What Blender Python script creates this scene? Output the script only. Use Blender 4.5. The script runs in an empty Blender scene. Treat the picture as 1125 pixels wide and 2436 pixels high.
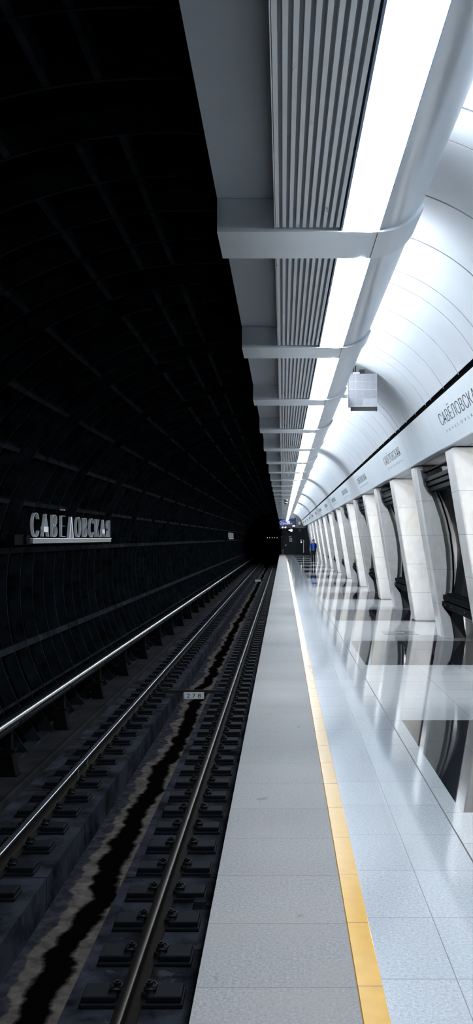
import bpy, bmesh, math, random
from mathutils import Vector, Matrix, Euler

random.seed(7)
SC = bpy.context.scene
COL = SC.collection
PI = math.pi
H = 1.75                      # camera height above the platform; all heights below are metres above the platform
END = 101.0                   # end wall of the platform
BAY = 3.475                   # pitch of the canopy beams
PER = 6.95                    # pitch of the pylons

# ------------------------------------------------------------------ materials
def mat(name, color, rough=0.5, metal=0.0, spec=0.5, emit=None, estr=0.0, coat=0.0, coat_rough=0.05):
    m = bpy.data.materials.new(name)
    m.use_nodes = True
    b = m.node_tree.nodes['Principled BSDF']
    b.inputs['Base Color'].default_value = (*color, 1)
    b.inputs['Roughness'].default_value = rough
    b.inputs['Metallic'].default_value = metal
    b.inputs['Specular IOR Level'].default_value = spec
    b.inputs['Coat Weight'].default_value = coat
    b.inputs['Coat Roughness'].default_value = coat_rough
    if emit:
        b.inputs['Emission Color'].default_value = (*emit, 1)
        b.inputs['Emission Strength'].default_value = estr
    return m

class NT:
    """small helper around one material's node tree"""
    def __init__(s, m):
        s.m = m; s.t = m.node_tree; s.b = s.t.nodes['Principled BSDF']
        s.co = s.t.nodes.new('ShaderNodeTexCoord').outputs['Object']
        sep = s.t.nodes.new('ShaderNodeSeparateXYZ')
        s.t.links.new(s.co, sep.inputs[0])
        s.x, s.y, s.z = sep.outputs
    def link(s, a, inp): s.t.links.new(a, inp)
    def math(s, op, a, b=0.0, c=0.0):
        n = s.t.nodes.new('ShaderNodeMath'); n.operation = op
        for i, v in enumerate((a, b, c)):
            if isinstance(v, (int, float)): n.inputs[i].default_value = v
            else: s.link(v, n.inputs[i])
        return n.outputs[0]
    def noise(s, scale, detail=3, rough=0.6, vec=None, stretch=None):
        n = s.t.nodes.new('ShaderNodeTexNoise')
        n.inputs['Scale'].default_value = scale
        n.inputs['Detail'].default_value = detail
        n.inputs['Roughness'].default_value = rough
        v = vec or s.co
        if stretch:
            mp = s.t.nodes.new('ShaderNodeMapping'); mp.inputs['Scale'].default_value = stretch
            s.link(v, mp.inputs['Vector']); v = mp.outputs[0]
        s.link(v, n.inputs['Vector'])
        return n.outputs['Fac']
    def ramp(s, fac, stops):
        n = s.t.nodes.new('ShaderNodeValToRGB')
        e = n.color_ramp.elements
        while len(e) < len(stops): e.new(0.5)
        for el, (p, c) in zip(e, stops):
            el.position = p
            el.color = (c, c, c, 1) if isinstance(c, (int, float)) else (*c, 1)
        s.link(fac, n.inputs[0])
        return n.outputs[0]
    def mix(s, fac, a, b):
        n = s.t.nodes.new('ShaderNodeMix'); n.data_type = 'RGBA'
        for k, v in ((0, fac), (6, a), (7, b)):
            if isinstance(v, tuple): n.inputs[k].default_value = (*v, 1)
            elif isinstance(v, (int, float)): n.inputs[k].default_value = v
            else: s.link(v, n.inputs[k])
        return n.outputs[2]
    def lines(s, c, off, pitch, width):
        """1 on joints of the given width"""
        a = s.math('SUBTRACT', c, off)
        a = s.math('DIVIDE', a, pitch)
        a = s.math('FRACT', a)
        a = s.math('SUBTRACT', a, 0.5); a = s.math('ABSOLUTE', a)
        return s.math('GREATER_THAN', a, 0.5 - 0.5 * width / pitch)
    def at(s, c, v, width):
        a = s.math('SUBTRACT', c, v); a = s.math('ABSOLUTE', a)
        return s.math('LESS_THAN', a, width * 0.5)
    def bump(s, h, strength, dist=0.01):
        n = s.t.nodes.new('ShaderNodeBump')
        n.inputs['Strength'].default_value = strength; n.inputs['Distance'].default_value = dist
        s.link(h, n.inputs['Height']); s.link(n.outputs[0], s.b.inputs['Normal'])
    def color(s, c): s.link(c, s.b.inputs['Base Color'])
    def rough(s, c): s.link(c, s.b.inputs['Roughness'])

M = {}
TILE = 0.605
def granite(name, dark, light, rough, joints_x=(), spec=0.5, off=3.65, blotch=0.0, blotch_col=(0.2, 0.18, 0.18), joint=0.005, pits=False):
    m = mat(name, light, rough, spec=spec); n = NT(m)
    fine = n.noise(230, 2, 0.7)
    mid = n.noise(70, 3, 0.65)
    f = n.math('MULTIPLY_ADD', fine, 0.55, n.math('MULTIPLY', mid, 0.45))
    c = n.mix(n.ramp(f, [(0.36, 0.0), (0.62, 1.0)]), dark, light)
    # every slab a slightly different tone
    row = n.math('FLOOR', n.math('DIVIDE', n.math('SUBTRACT', n.y, off), TILE))
    wn = n.t.nodes.new('ShaderNodeTexWhiteNoise'); wn.noise_dimensions = '1D'; n.link(row, wn.inputs['W'])
    c = n.mix(n.math('MULTIPLY', wn.outputs['Value'], 0.16), c, dark)
    if blotch:
        bl = n.ramp(n.noise(2.2, 5, 0.6), [(0.42, 0.0), (0.68, blotch)])
        c = n.mix(bl, c, blotch_col)
    j = n.lines(n.y, off, TILE, joint)
    for x in joints_x: j = n.math('MAXIMUM', j, n.at(n.x, x, joint))
    c = n.mix(n.math('MULTIPLY', j, 0.75), c, (0.07, 0.07, 0.075))
    if pits:
        p = n.ramp(n.noise(5.0, 2, 0.5), [(0.70, 0.0), (0.74, 0.6)])
        c = n.mix(p, c, (0.10, 0.095, 0.10))
    n.color(c)
    w = n.noise(0.8, 2, 0.5)
    n.rough(n.math('MULTIPLY_ADD', w, rough * 0.5, rough * 0.75))
    return m

M['granite_rough'] = granite('flamed_grey_granite', (0.105, 0.107, 0.117), (0.26, 0.268, 0.284), 0.62, spec=0.25, blotch=0.55, blotch_col=(0.20, 0.19, 0.195), pits=True)
M['granite_pol'] = granite('polished_pale_granite', (0.20, 0.225, 0.26), (0.41, 0.445, 0.49), 0.075, joints_x=(0.69,), spec=0.5, off=3.72, joint=0.004)
M['granite_hall'] = granite('polished_hall_granite', (0.22, 0.245, 0.275), (0.42, 0.45, 0.485), 0.06, joints_x=(1.83, 2.47, 3.08), spec=0.55, off=2.95, joint=0.004)
M['granite_black'] = granite('polished_black_granite', (0.006, 0.007, 0.010), (0.018, 0.02, 0.026), 0.035, joints_x=(1.83, 2.47, 3.08), spec=0.55, off=2.95, joint=0.003)
M['inlay'] = mat('inlay_grey', (0.17, 0.18, 0.195), 0.12, spec=0.5)
M['seam'] = mat('dark_brass_seam', (0.035, 0.032, 0.030), 0.5, 0.2)
M['concrete_dark'] = mat('platform_underside', (0.03, 0.03, 0.033), 0.9)

m = mat('yellow_tile', (0.68, 0.40, 0.035), 0.15, spec=0.40); n = NT(m); M['yellow'] = m
c = n.mix(n.ramp(n.noise(9, 4, 0.6), [(0.35, 0.0), (0.75, 1.0)]), (0.50, 0.285, 0.016), (0.43, 0.235, 0.014))
c = n.mix(n.lines(n.y, 3.655, TILE, 0.006), c, (0.16, 0.09, 0.02)); n.color(c)
M['orange_joint'] = mat('tile_edge_joint', (0.22, 0.12, 0.04), 0.7)

def panel_white(name, col, rough, spec=0.5, metal=0.0, dirt=0.0):
    m = mat(name, col, rough, metal, spec); n = NT(m)
    f = n.ramp(n.noise(1.6, 5, 0.6), [(0.3, 0.0), (0.8, 1.0)])
    c = n.mix(f, col, tuple(v * 0.9 for v in col))
    if dirt:
        d = n.ramp(n.noise(14, 4, 0.7, stretch=(1.0, 0.25, 1.0)), [(0.66, 0.0), (0.74, dirt)])
        c = n.mix(d, c, (0.04, 0.045, 0.05))
    n.color(c)
    return m
M['vault'] = panel_white('white_vault_panel', (0.70, 0.75, 0.82), 0.42)
M['fascia'] = panel_white('white_fascia_panel', (0.76, 0.83, 0.90), 0.36)
M['beam'] = panel_white('beam_aluminium', (0.84, 0.90, 0.95), 0.42, metal=0.7)
M['soffit'] = panel_white('grey_soffit_panel', (0.40, 0.445, 0.49), 0.5)
M['cove'] = panel_white('cove_aluminium', (0.74, 0.80, 0.86), 0.28, metal=0.5)
M['slat'] = panel_white('slat_aluminium', (0.84, 0.88, 0.91), 0.45, metal=0.45, dirt=0.75)
M['black'] = mat('black_void', (0.004, 0.004, 0.005), 0.9, spec=0.1)
M['lamp'] = mat('lamp_diffuser', (0.9, 0.9, 0.9), 0.5, emit=(0.86, 0.94, 1.0), estr=40.0)
M['lamp_frame'] = mat('lamp_frame_blue', (0.13, 0.19, 0.30), 0.35, 0.4)

m = mat('white_marble', (0.74, 0.75, 0.76), 0.16, spec=0.5); n = NT(m); M['marble'] = m
v1 = n.ramp(n.noise(2.6, 7, 0.62, stretch=(1.0, 1.0, 0.6)), [(0.42, 0.0), (0.52, 0.5), (0.60, 0.0), (1.0, 0.0)])
warm = n.ramp(n.noise(1.3, 4, 0.6), [(0.50, 0.0), (0.72, 0.65)])
wn = n.t.nodes.new('ShaderNodeTexWhiteNoise'); wn.noise_dimensions = '1D'
oi = n.t.nodes.new('ShaderNodeObjectInfo')
n.link(n.math('ADD', n.math('FLOOR', n.math('DIVIDE', n.z, 0.6)), n.math('MULTIPLY', oi.outputs['Random'], 50.0)), wn.inputs['W'])
c = n.mix(n.math('MULTIPLY', wn.outputs['Value'], 0.30), (0.84, 0.845, 0.85), (0.74, 0.73, 0.71))
c = n.mix(warm, c, (0.78, 0.71, 0.62))
c = n.mix(n.math('MULTIPLY', v1, 0.34), c, (0.42, 0.40, 0.38))
c = n.mix(n.math('MULTIPLY', n.lines(n.z, 0.0, 0.6, 0.007), 0.6), c, (0.22, 0.20, 0.18)); n.color(c)
M['stone_dark'] = mat('brown_grey_stone', (0.13, 0.125, 0.125), 0.35)
M['bench_black'] = mat('black_bench_metal', (0.004, 0.005, 0.007), 0.42, 0.0, spec=0.006)
M['bench_end'] = mat('grey_bench_end', (0.11, 0.115, 0.125), 0.5, 0.2)
m = mat('dark_back_panel', (0.014, 0.017, 0.019), 0.34, spec=0.015); n = NT(m); M['backpanel'] = m
n.color(n.mix(n.ramp(n.noise(6, 4, 0.6, stretch=(1, 1, 0.15)), [(0.4, 0.0), (0.7, 1.0)]), (0.006, 0.008, 0.009), (0.020, 0.023, 0.026)))

# tunnel lining: recess shade put into the near-black pan colour, flange edges paler
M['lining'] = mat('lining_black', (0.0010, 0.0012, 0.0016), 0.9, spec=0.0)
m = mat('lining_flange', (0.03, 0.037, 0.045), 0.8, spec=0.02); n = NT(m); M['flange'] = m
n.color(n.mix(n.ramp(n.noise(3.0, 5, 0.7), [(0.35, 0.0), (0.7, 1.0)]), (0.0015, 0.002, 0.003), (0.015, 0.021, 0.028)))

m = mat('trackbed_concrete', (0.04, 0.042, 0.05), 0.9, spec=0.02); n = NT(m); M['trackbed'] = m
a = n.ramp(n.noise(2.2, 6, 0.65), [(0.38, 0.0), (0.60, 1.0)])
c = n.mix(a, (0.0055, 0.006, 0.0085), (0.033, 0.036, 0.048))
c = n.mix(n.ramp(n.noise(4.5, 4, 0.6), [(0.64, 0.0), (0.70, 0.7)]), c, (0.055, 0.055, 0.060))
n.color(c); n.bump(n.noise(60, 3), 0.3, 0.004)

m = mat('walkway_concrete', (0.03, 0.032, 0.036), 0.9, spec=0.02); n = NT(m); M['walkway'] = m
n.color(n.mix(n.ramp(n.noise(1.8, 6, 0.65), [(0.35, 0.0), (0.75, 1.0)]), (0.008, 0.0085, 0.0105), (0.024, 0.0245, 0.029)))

# drain channel floor: dark wet streak between tan mineral crusts
m = mat('drain_channel', (0.2, 0.18, 0.16), 0.8, spec=0.0); n = NT(m); M['channel'] = m
def wob(scale, amp, seed, detail=4):
    mp = n.t.nodes.new('ShaderNodeMapping')
    mp.inputs['Location'].default_value = (seed, seed * 1.7, 0); mp.inputs['Scale'].default_value = (0.6, 1, 1)
    n.link(n.co, mp.inputs['Vector'])
    f = n.noise(scale, detail, 0.65, vec=mp.outputs[0])
    return n.math('MULTIPLY', n.math('SUBTRACT', f, 0.5), amp)
cx = n.math('ADD', n.math('SUBTRACT', n.x, -1.75), wob(0.7, 0.34, 3.1, 2))
d = n.math('ABSOLUTE', n.math('ADD', cx, wob(3.2, 0.22, 8.0, 3)))
water = n.ramp(d, [(0.0, 1.0), (0.098, 1.0), (0.125, 0.6), (0.14, 0.0)])
d2 = n.math('ABSOLUTE', n.math('ADD', n.math('ADD', cx, -0.13), wob(1.6, 0.42, 21.0, 4)))
crust = n.ramp(d2, [(0.0, 1.0), (0.365, 1.0), (0.39, 0.0)])
base = n.mix(n.ramp(n.noise(9, 5, 0.6), [(0.4, 0.0), (0.7, 1.0)]), (0.018, 0.019, 0.025), (0.042, 0.044, 0.053))
tan = n.mix(n.ramp(n.noise(5, 6, 0.65), [(0.38, 0.0), (0.68, 1.0)]), (0.055, 0.049, 0.046), (0.135, 0.118, 0.108))
tan = n.mix(n.ramp(n.noise(13, 5, 0.7), [(0.60, 0.0), (0.66, 0.7)]), tan, (0.11, 0.08, 0.06))
c = n.mix(crust, base, tan)
c = n.mix(water, c, (0.0015, 0.0013, 0.0013)); n.color(c)
n.rough(n.math('MULTIPLY_ADD', water, -0.15, 0.78))

M['rail_side'] = mat('rail_rust', (0.008, 0.0065, 0.006), 0.75, 0.0, spec=0.08)
M['rail_top'] = mat('rail_worn_top', (0.40, 0.44, 0.50), 0.28, 1.0)
M['rail_top_r'] = mat('rail_brown_top', (0.032, 0.026, 0.022), 0.38, 0.9)
M['block'] = mat('sleeper_block', (0.007, 0.008, 0.012), 0.65, spec=0.08)
M['clip'] = mat('clip_steel', (0.006, 0.0065, 0.008), 0.5, 0.0, spec=0.25)
M['pipe'] = mat('pipe_steel', (0.20, 0.215, 0.23), 0.20, 1.0)
M['stand'] = mat('pipe_stand_black', (0.003, 0.003, 0.004), 0.8, spec=0.05)
M['letter'] = mat('letter_steel', (0.80, 0.85, 0.92), 0.35, 0.2)
M['bar_steel'] = mat('sign_bar_steel', (0.25, 0.27, 0.28), 0.45, 0.5)
M['plate'] = mat('number_plate_white', (0.85, 0.89, 0.93), 0.5)
M['ink'] = mat('black_ink', (0.008, 0.009, 0.011), 0.5)
M['ink_grey'] = mat('grey_ink', (0.22, 0.25, 0.28), 0.5)
M['end_dark'] = mat('end_wall_dark_panel', (0.006, 0.010, 0.014), 0.4, spec=0.2)
M['end_door'] = mat('end_door_dark', (0.004, 0.007, 0.010), 0.35, spec=0.2)
m = mat('end_wall_grey_panel', (0.16, 0.17, 0.19), 0.5); n = NT(m); M['end_grey'] = m
n.color(n.mix(n.lines(n.z, 0, 0.25, 0.02), (0.17, 0.18, 0.20), (0.06, 0.065, 0.07)))
M['steel'] = mat('brushed_steel', (0.5, 0.52, 0.54), 0.35, 0.8)
M['paper'] = mat('paper_white', (0.78, 0.8, 0.82), 0.6)
M['paper_print'] = mat('paper_print', (0.55, 0.36, 0.33), 0.6)
M['screen'] = mat('screen_dark', (0.006, 0.008, 0.02), 0.2, emit=(0.01, 0.015, 0.06), estr=0.6)
M['digit'] = mat('screen_digit', (0.1, 0.12, 0.4), 0.4, emit=(0.28, 0.36, 1.0), estr=1.3)
M['digit_dim'] = mat('screen_text', (0.1, 0.12, 0.4), 0.4, emit=(0.12, 0.17, 0.8), estr=0.8)
M['white_glow'] = mat('backlit_sign_white', (0.8, 0.8, 0.8), 0.4, emit=(0.85, 0.95, 1.0), estr=2.5)
M['tunnel_glow'] = mat('tunnel_lamp_glow', (0.8, 0.7, 0.4), 0.4, emit=(1.0, 0.88, 0.55), estr=2.0)
m = mat('perforated_steel', (0.42, 0.43, 0.47), 0.38, 0.55); n = NT(m); M['perf'] = m
n.color(n.mix(n.ramp(n.noise(260, 1), [(0.4, 0.0), (0.6, 1.0)]), (0.26, 0.27, 0.31), (0.46, 0.47, 0.51)))
M['perf_frame'] = mat('module_frame', (0.62, 0.64, 0.66), 0.4, 0.4)
M['mirror'] = mat('bare_module', (0.75, 0.76, 0.80), 0.12, 0.95)
M['dark_steel'] = mat('dark_steel', (0.06, 0.065, 0.07), 0.45, 0.6)
M['white_plastic'] = mat('white_plastic', (0.75, 0.77, 0.79), 0.35)
M['dome'] = mat('smoked_dome', (0.02, 0.022, 0.025), 0.08)
M['skin'] = mat('skin', (0.55, 0.34, 0.26), 0.5)
M['hair'] = mat('hair_brown', (0.035, 0.018, 0.014), 0.5)
M['lips'] = mat('lips', (0.36, 0.12, 0.10), 0.5)
M['shirt'] = mat('shirt_blue', (0.015, 0.17, 0.78), 0.7)
M['vest'] = mat('vest_navy', (0.006, 0.010, 0.05), 0.7)
M['trousers'] = mat('trousers_black', (0.006, 0.006, 0.009), 0.75)
M['shoe'] = mat('shoe_black', (0.008, 0.008, 0.009), 0.35)
M['hall_wall'] = mat('hall_wall_white', (0.62, 0.64, 0.67), 0.5)

# ------------------------------------------------------------------ mesh helpers
class MB:
    def __init__(s): s.v = []; s.f = []; s.mi = []
    def add(s, vs, fs, mi=0):
        o = len(s.v); s.v += [tuple(v) for v in vs]
        for f in fs: s.f.append([i + o for i in f]); s.mi.append(mi)
        return s
    def box(s, x0, x1, y0, y1, z0, z1, mi=0):
        vs = [(x, y, z) for x in (x0, x1) for y in (y0, y1) for z in (z0, z1)]
        return s.add(vs, [(0, 1, 3, 2), (4, 6, 7, 5), (0, 4, 5, 1), (2, 3, 7, 6), (0, 2, 6, 4), (1, 5, 7, 3)], mi)
    def quad(s, a, b, c, d, mi=0): return s.add([a, b, c, d], [(0, 1, 2, 3)], mi)
    def prism(s, prof, y0, y1, mi=0, prof2=None):
        """closed XZ outline extruded along Y (prof2: other outline at y1)"""
        n = len(prof); p2 = prof2 or prof
        vs = [(x, y0, z) for x, z in prof] + [(x, y1, z) for x, z in p2]
        fs = [(i, (i + 1) % n, n + (i + 1) % n, n + i) for i in range(n)]
        fs += [tuple(range(n))[::-1], tuple(range(n, 2 * n))]
        return s.add(vs, fs, mi)
    def sheet(s, prof, y0, y1, mi=0):
        n = len(prof)
        vs = [(x, y0, z) for x, z in prof] + [(x, y1, z) for x, z in prof]
        return s.add(vs, [(i, i + 1, n + i + 1, n + i) for i in range(n - 1)], mi)
    def tube(s, pts, r, seg=10, mi=0, cap=True):
        pts = [Vector(p) for p in pts]; rs = r if isinstance(r, (list, tuple)) else [r] * len(pts)
        rings = []; up = None
        for i, p in enumerate(pts):
            d = (pts[min(i + 1, len(pts) - 1)] - pts[max(i - 1, 0)]).normalized()
            if up is None:
                up = Vector((0, 0, 1)) if abs(d.z) < 0.9 else Vector((0, 1, 0))
            u = d.cross(up).normalized(); w = u.cross(d).normalized(); up = w
            rings.append([p + (u * math.cos(2 * PI * k / seg) + w * math.sin(2 * PI * k / seg)) * rs[i] for k in range(seg)])
        vs = [v for rg in rings for v in rg]; fs = []
        for i in range(len(pts) - 1):
            for k in range(seg):
                fs.append((i * seg + k, i * seg + (k + 1) % seg, (i + 1) * seg + (k + 1) % seg, (i + 1) * seg + k))
        if cap:
            fs.append(tuple(range(seg))[::-1]); fs.append(tuple(range((len(pts) - 1) * seg, len(pts) * seg)))
        return s.add(vs, fs, mi)
    def ball(s, c, r, mi=0, seg=14, rings=9, rot=None):
        rx, ry, rz = r if isinstance(r, (list, tuple)) else (r, r, r)
        vs = []; c = Vector(c)
        for i in range(1, rings):
            a = PI * i / rings
            for k in range(seg):
                b = 2 * PI * k / seg
                p = Vector((rx * math.sin(a) * math.cos(b), ry * math.sin(a) * math.sin(b), rz * math.cos(a)))
                if rot: p = rot @ p
                vs.append(c + p)
        top = Vector((0, 0, rz)); bot = Vector((0, 0, -rz))
        if rot: top = rot @ top; bot = rot @ bot
        vs += [c + top, c + bot]; t = len(vs) - 2; fs = []
        for i in range(rings - 2):
            for k in range(seg):
                fs.append((i * seg + k, (i + 1) * seg + k, (i + 1) * seg + (k + 1) % seg, i * seg + (k + 1) % seg))
        for k in range(seg):
            fs.append((t, k, (k + 1) % seg)); q = (rings - 2) * seg
            fs.append((t + 1, q + (k + 1) % seg, q + k))
        return s.add(vs, fs, mi)
    def mesh(s, name, mats, bevel=0.0, smooth=None):
        me = bpy.data.meshes.new(name); me.from_pydata(s.v, [], s.f)
        for m_ in (mats if isinstance(mats, (list, tuple)) else [mats]): me.materials.append(M[m_])
        me.polygons.foreach_set('material_index', s.mi)
        bm = bmesh.new(); bm.from_mesh(me)
        bmesh.ops.recalc_face_normals(bm, faces=bm.faces)
        if bevel:
            es = [e for e in bm.edges if len(e.link_faces) == 2 and e.calc_face_angle(0) > 0.6]
            bmesh.ops.bevel(bm, geom=es, offset=bevel, segments=2, profile=0.5, affect='EDGES', clamp_overlap=True)
        bm.to_mesh(me); bm.free()
        if smooth:
            me.polygons.foreach_set('use_smooth', [True] * len(me.polygons))
            me.set_sharp_from_angle(angle=math.radians(smooth))
        me.update()
        return me
    def obj(s, name, mats, parent=None, loc=None, bevel=0.0, smooth=None):
        return link(name, s.mesh(name, mats, bevel, smooth), parent, loc)

def link(name, me, parent=None, loc=None):
    o = bpy.data.objects.new(name, me); COL.objects.link(o)
    if parent: o.parent = parent
    if loc: o.location = loc
    return o
def tag(o, label, cat, group=None):
    o['label'] = label; o['category'] = cat
    if group: o['group'] = group
    return o
def thing(name, label, cat, loc=(0, 0, 0), group=None):
    o = bpy.data.objects.new(name, None); COL.objects.link(o); o.location = loc; o.empty_display_size = 0.1
    return tag(o, label, cat, group)
def struct(o): o['kind'] = 'structure'; return o
def dup(root, loc, label, group=None):
    r = root.copy(); COL.objects.link(r); r.location = loc; r['label'] = label
    if group: r['group'] = group
    for ch in list(root.children):
        c_ = ch.copy(); COL.objects.link(c_); c_.parent = r
        for g in ch.children:
            d_ = g.copy(); COL.objects.link(d_); d_.parent = c_
    return r
ORD = ('first second third fourth fifth sixth seventh eighth ninth tenth eleventh twelfth thirteenth fourteenth fifteenth sixteenth '
       'seventeenth eighteenth nineteenth twentieth twenty-first twenty-second twenty-third twenty-fourth twenty-fifth twenty-sixth '
       'twenty-seventh twenty-eighth twenty-ninth thirtieth thirty-first thirty-second thirty-third').split()
def text_mesh(body, size, depth=0.004, spacing=1.0, width=None, fat=0.0):
    """flat lettering: x right, y up, z out; height 'size' is the cap height; returns a mesh centred on its width"""
    cu = bpy.data.curves.new('lettering', 'FONT'); cu.body = body; cu.size = size / 0.69
    cu.extrude = depth; cu.space_character = spacing; cu.offset = fat
    cu.resolution_u = 4
    o = bpy.data.objects.new('lettering', cu); COL.objects.link(o)
    dg = bpy.context.evaluated_depsgraph_get(); dg.update()
    me = bpy.data.meshes.new_from_object(o.evaluated_get(dg))
    bpy.data.objects.remove(o)
    xs = [v.co.x for v in me.vertices]; x0, x1 = min(xs), max(xs)
    k = (width / (x1 - x0)) if width else 1.0
    for v in me.vertices: v.co.x = (v.co.x - (x0 + x1) / 2) * k
    return me
def lettering(name, body, size, mt, origin, ax, ay, parent=None, **kw):
    me = text_mesh(body, size, **kw); me.materials.clear(); me.materials.append(M[mt])
    ax = Vector(ax).normalized(); ay = Vector(ay).normalized(); az = ax.cross(ay)
    R = Matrix((ax, ay, az)).transposed().to_4x4()
    me.transform(Matrix.Translation(Vector(origin)) @ R)
    return link(name, me, parent)

# ------------------------------------------------------------------ camera
cam = bpy.data.cameras.new('camera'); co = bpy.data.objects.new('camera', cam); COL.objects.link(co)
co.location = (0, 0, H); co.rotation_euler = (PI / 2, 0, 0)
cam.sensor_fit = 'VERTICAL'; cam.sensor_height = 36; cam.sensor_width = 36
cam.lens = 2230 * 36 / 2436
cam.shift_x = -110 / 2436; cam.shift_y = 62 / 2436
cam.clip_end = 400; cam.clip_start = 0.02
SC.camera = co

# ------------------------------------------------------------------ platform floor
Y0, YE = -1.5, END
XE = -0.338
b = MB()
T = 0.06
b.box(XE, 0.288, Y0, YE, -T, 0, 0)                  # flamed edge slabs
b.box(0.288, 0.292, Y0, YE, -T, -0.002, 5)
b.box(0.390, 1.022, Y0, YE, -T, 0, 1)               # polished strip
b.box(1.022, 1.034, Y0, YE, -T, -0.0005, 1); b.box(1.025, 1.0325, Y0, YE, -0.01, 0.0004, 4)          # dark seam
b.box(1.034, 1.142, Y0, YE, -T, 0, 2)
y = Y0
bands = []
k = -1
while True:
    a0 = 5.98 + PER * k; a1 = a0 + 3.03; k += 1
    if a0 > YE: break
    bands.append((max(a0, Y0), min(a1, YE)))
for a0, a1 in bands:
    if a0 > y: b.box(1.142, 6.4, y, a0, -T, 0, 2)
    if a1 > a0: b.box(1.142, 6.4, a0, a1, -T, 0, 3)
    y = a1
if y < YE: b.box(1.142, 6.4, y, YE, -T, 0, 2)
b.box(-0.24, 6.4, Y0, YE, -1.62, -T - 0.001, 6)     # platform body, set back under the edge slabs
struct(b.obj('floor', ['granite_rough', 'granite_pol', 'granite_hall', 'granite_black', 'seam', 'orange_joint', 'concrete_dark']))
b = MB(); b.box(0.292, 0.390, Y0, YE, -T, 0.003)
tag(b.obj('tactile_strip', 'yellow', bevel=0.002), 'yellow tile warning strip running along the platform edge slabs', 'warning strip')

b = MB(); b.box(0, 0.62, 0, 0.62, 0.0005, 0.004)
inlay = thing('floor_inlay', 'darker square floor hatch set in pale granite beside a marble pier', 'inlay', (1.86, 16.98, 0))  # thin square, darker than the granite around it
MB().box(0, 0.60, 0, 0.66, 0.0002, 0.003).obj('inlay_slab', 'inlay', inlay)
h_ = MB().box(0.22, 0.38, 0.26, 0.34, 0.003, 0.006).obj('plate', 'steel', inlay); h_['label'] = 'small bright patch standing for a reflection in the hatch'  # bright patch put in for a reflection on the floor

# ------------------------------------------------------------------ tunnel lining on the track side
TC = (-0.75, H - 0.80); TR = 3.5
def tp(th, r):   # th in degrees from the -X direction upwards
    a = math.radians(th); return (TC[0] - r * math.cos(a), TC[1] + r * math.sin(a))
b = MB()
NS = 72
ths = [-46 + (109 + 46) * i / NS for i in range(NS + 1)]
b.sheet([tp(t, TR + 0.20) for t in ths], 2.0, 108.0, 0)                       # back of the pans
def ring(y0, y1, r0, r1, mi):
    """flange: open arc of rectangular section"""
    vs = []; fs = []
    for t in ths:
        for r, yy in ((r0, y0), (r0, y1), (r1, y1), (r1, y0)):
            x, z = tp(t, r); vs.append((x, yy, z))
    for i in range(NS):
        for q in (0, 3, 1):
            o = i * 4; q2 = (q + 1) % 4
            fs.append((o + q, o + q2, o + 4 + q2, o + 4 + q))
    b.add(vs, fs, mi)
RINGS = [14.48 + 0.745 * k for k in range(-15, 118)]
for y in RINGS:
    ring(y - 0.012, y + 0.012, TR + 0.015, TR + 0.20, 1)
rows = [(84.5, 0.022), (79.5, 0.022), (72.0, .024), (59.7, .026), (47.2, .028), (34.8, .030), (22.3, .032), (9.9, .045), (-14.9, .05), (-27.0, .02), (-38.0, .03)]
thin = [(-2.5, .012), (3.5, .012), (-8.5, .012), (-21.0, .012)]
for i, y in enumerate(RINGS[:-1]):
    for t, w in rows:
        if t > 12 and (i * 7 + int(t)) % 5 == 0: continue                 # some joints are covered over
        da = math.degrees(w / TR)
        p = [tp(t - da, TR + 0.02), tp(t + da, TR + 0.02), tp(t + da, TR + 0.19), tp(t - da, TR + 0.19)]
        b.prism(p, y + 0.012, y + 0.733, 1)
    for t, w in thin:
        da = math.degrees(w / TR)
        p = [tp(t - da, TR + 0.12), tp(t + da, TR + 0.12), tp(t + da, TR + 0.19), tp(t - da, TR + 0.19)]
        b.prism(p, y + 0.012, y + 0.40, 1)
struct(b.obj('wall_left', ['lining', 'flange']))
# bulkhead at the end of the station tunnel, the running tunnel beyond
b = MB()
RC = (-1.78, H - 1.25); RR = 2.35; n_ = 40
out_ = []; inn = []
for i in range(n_):
    a = 2 * PI * i / n_
    inn.append((RC[0] + RR * math.cos(a), RC[1] + RR * math.sin(a)))
    out_.append((-0.75 + 4.2 * math.cos(a), TC[1] + 4.2 * math.sin(a)))
vs = [(x, 104.0, z) for x, z in inn] + [(x, 104.0, z) for x, z in out_]
b.add(vs, [(i, (i + 1) % n_, n_ + (i + 1) % n_, n_ + i) for i in range(n_)])
b.sheet(inn + inn[:1], 104.0, 140.0)
b.add([(x, 140.0, z) for x, z in inn], [tuple(range(n_))])
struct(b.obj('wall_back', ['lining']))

# ------------------------------------------------------------------ trackbed
RZ = -1.10                      # rail top
SL = H - 3.05 - H + H           # slab top relative helper
SL = -1.30; CH = -1.60; WK = -1.22
b = MB()
joint0 = 8.43
y = joint0 - 2.92 * 3
while y < 110:
    y1 = y + 2.895
    b.box(-3.13, -2.12, y, y1, -1.75, SL, 0)        # strip under the far rail
    b.box(-1.42, -0.24, y, y1, -1.75, SL, 0)        # strip under the near rail
    y += 2.92
b.box(-3.13, -0.24, -0.3, 110, -1.9, SL - 0.06, 3)  # dark joint bottoms
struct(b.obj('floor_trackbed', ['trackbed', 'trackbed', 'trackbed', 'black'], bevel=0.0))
b = MB(); b.box(-2.12, -1.42, -0.3, 110, -1.8, CH, 0)
struct(b.obj('floor_drain', ['channel']))
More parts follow.
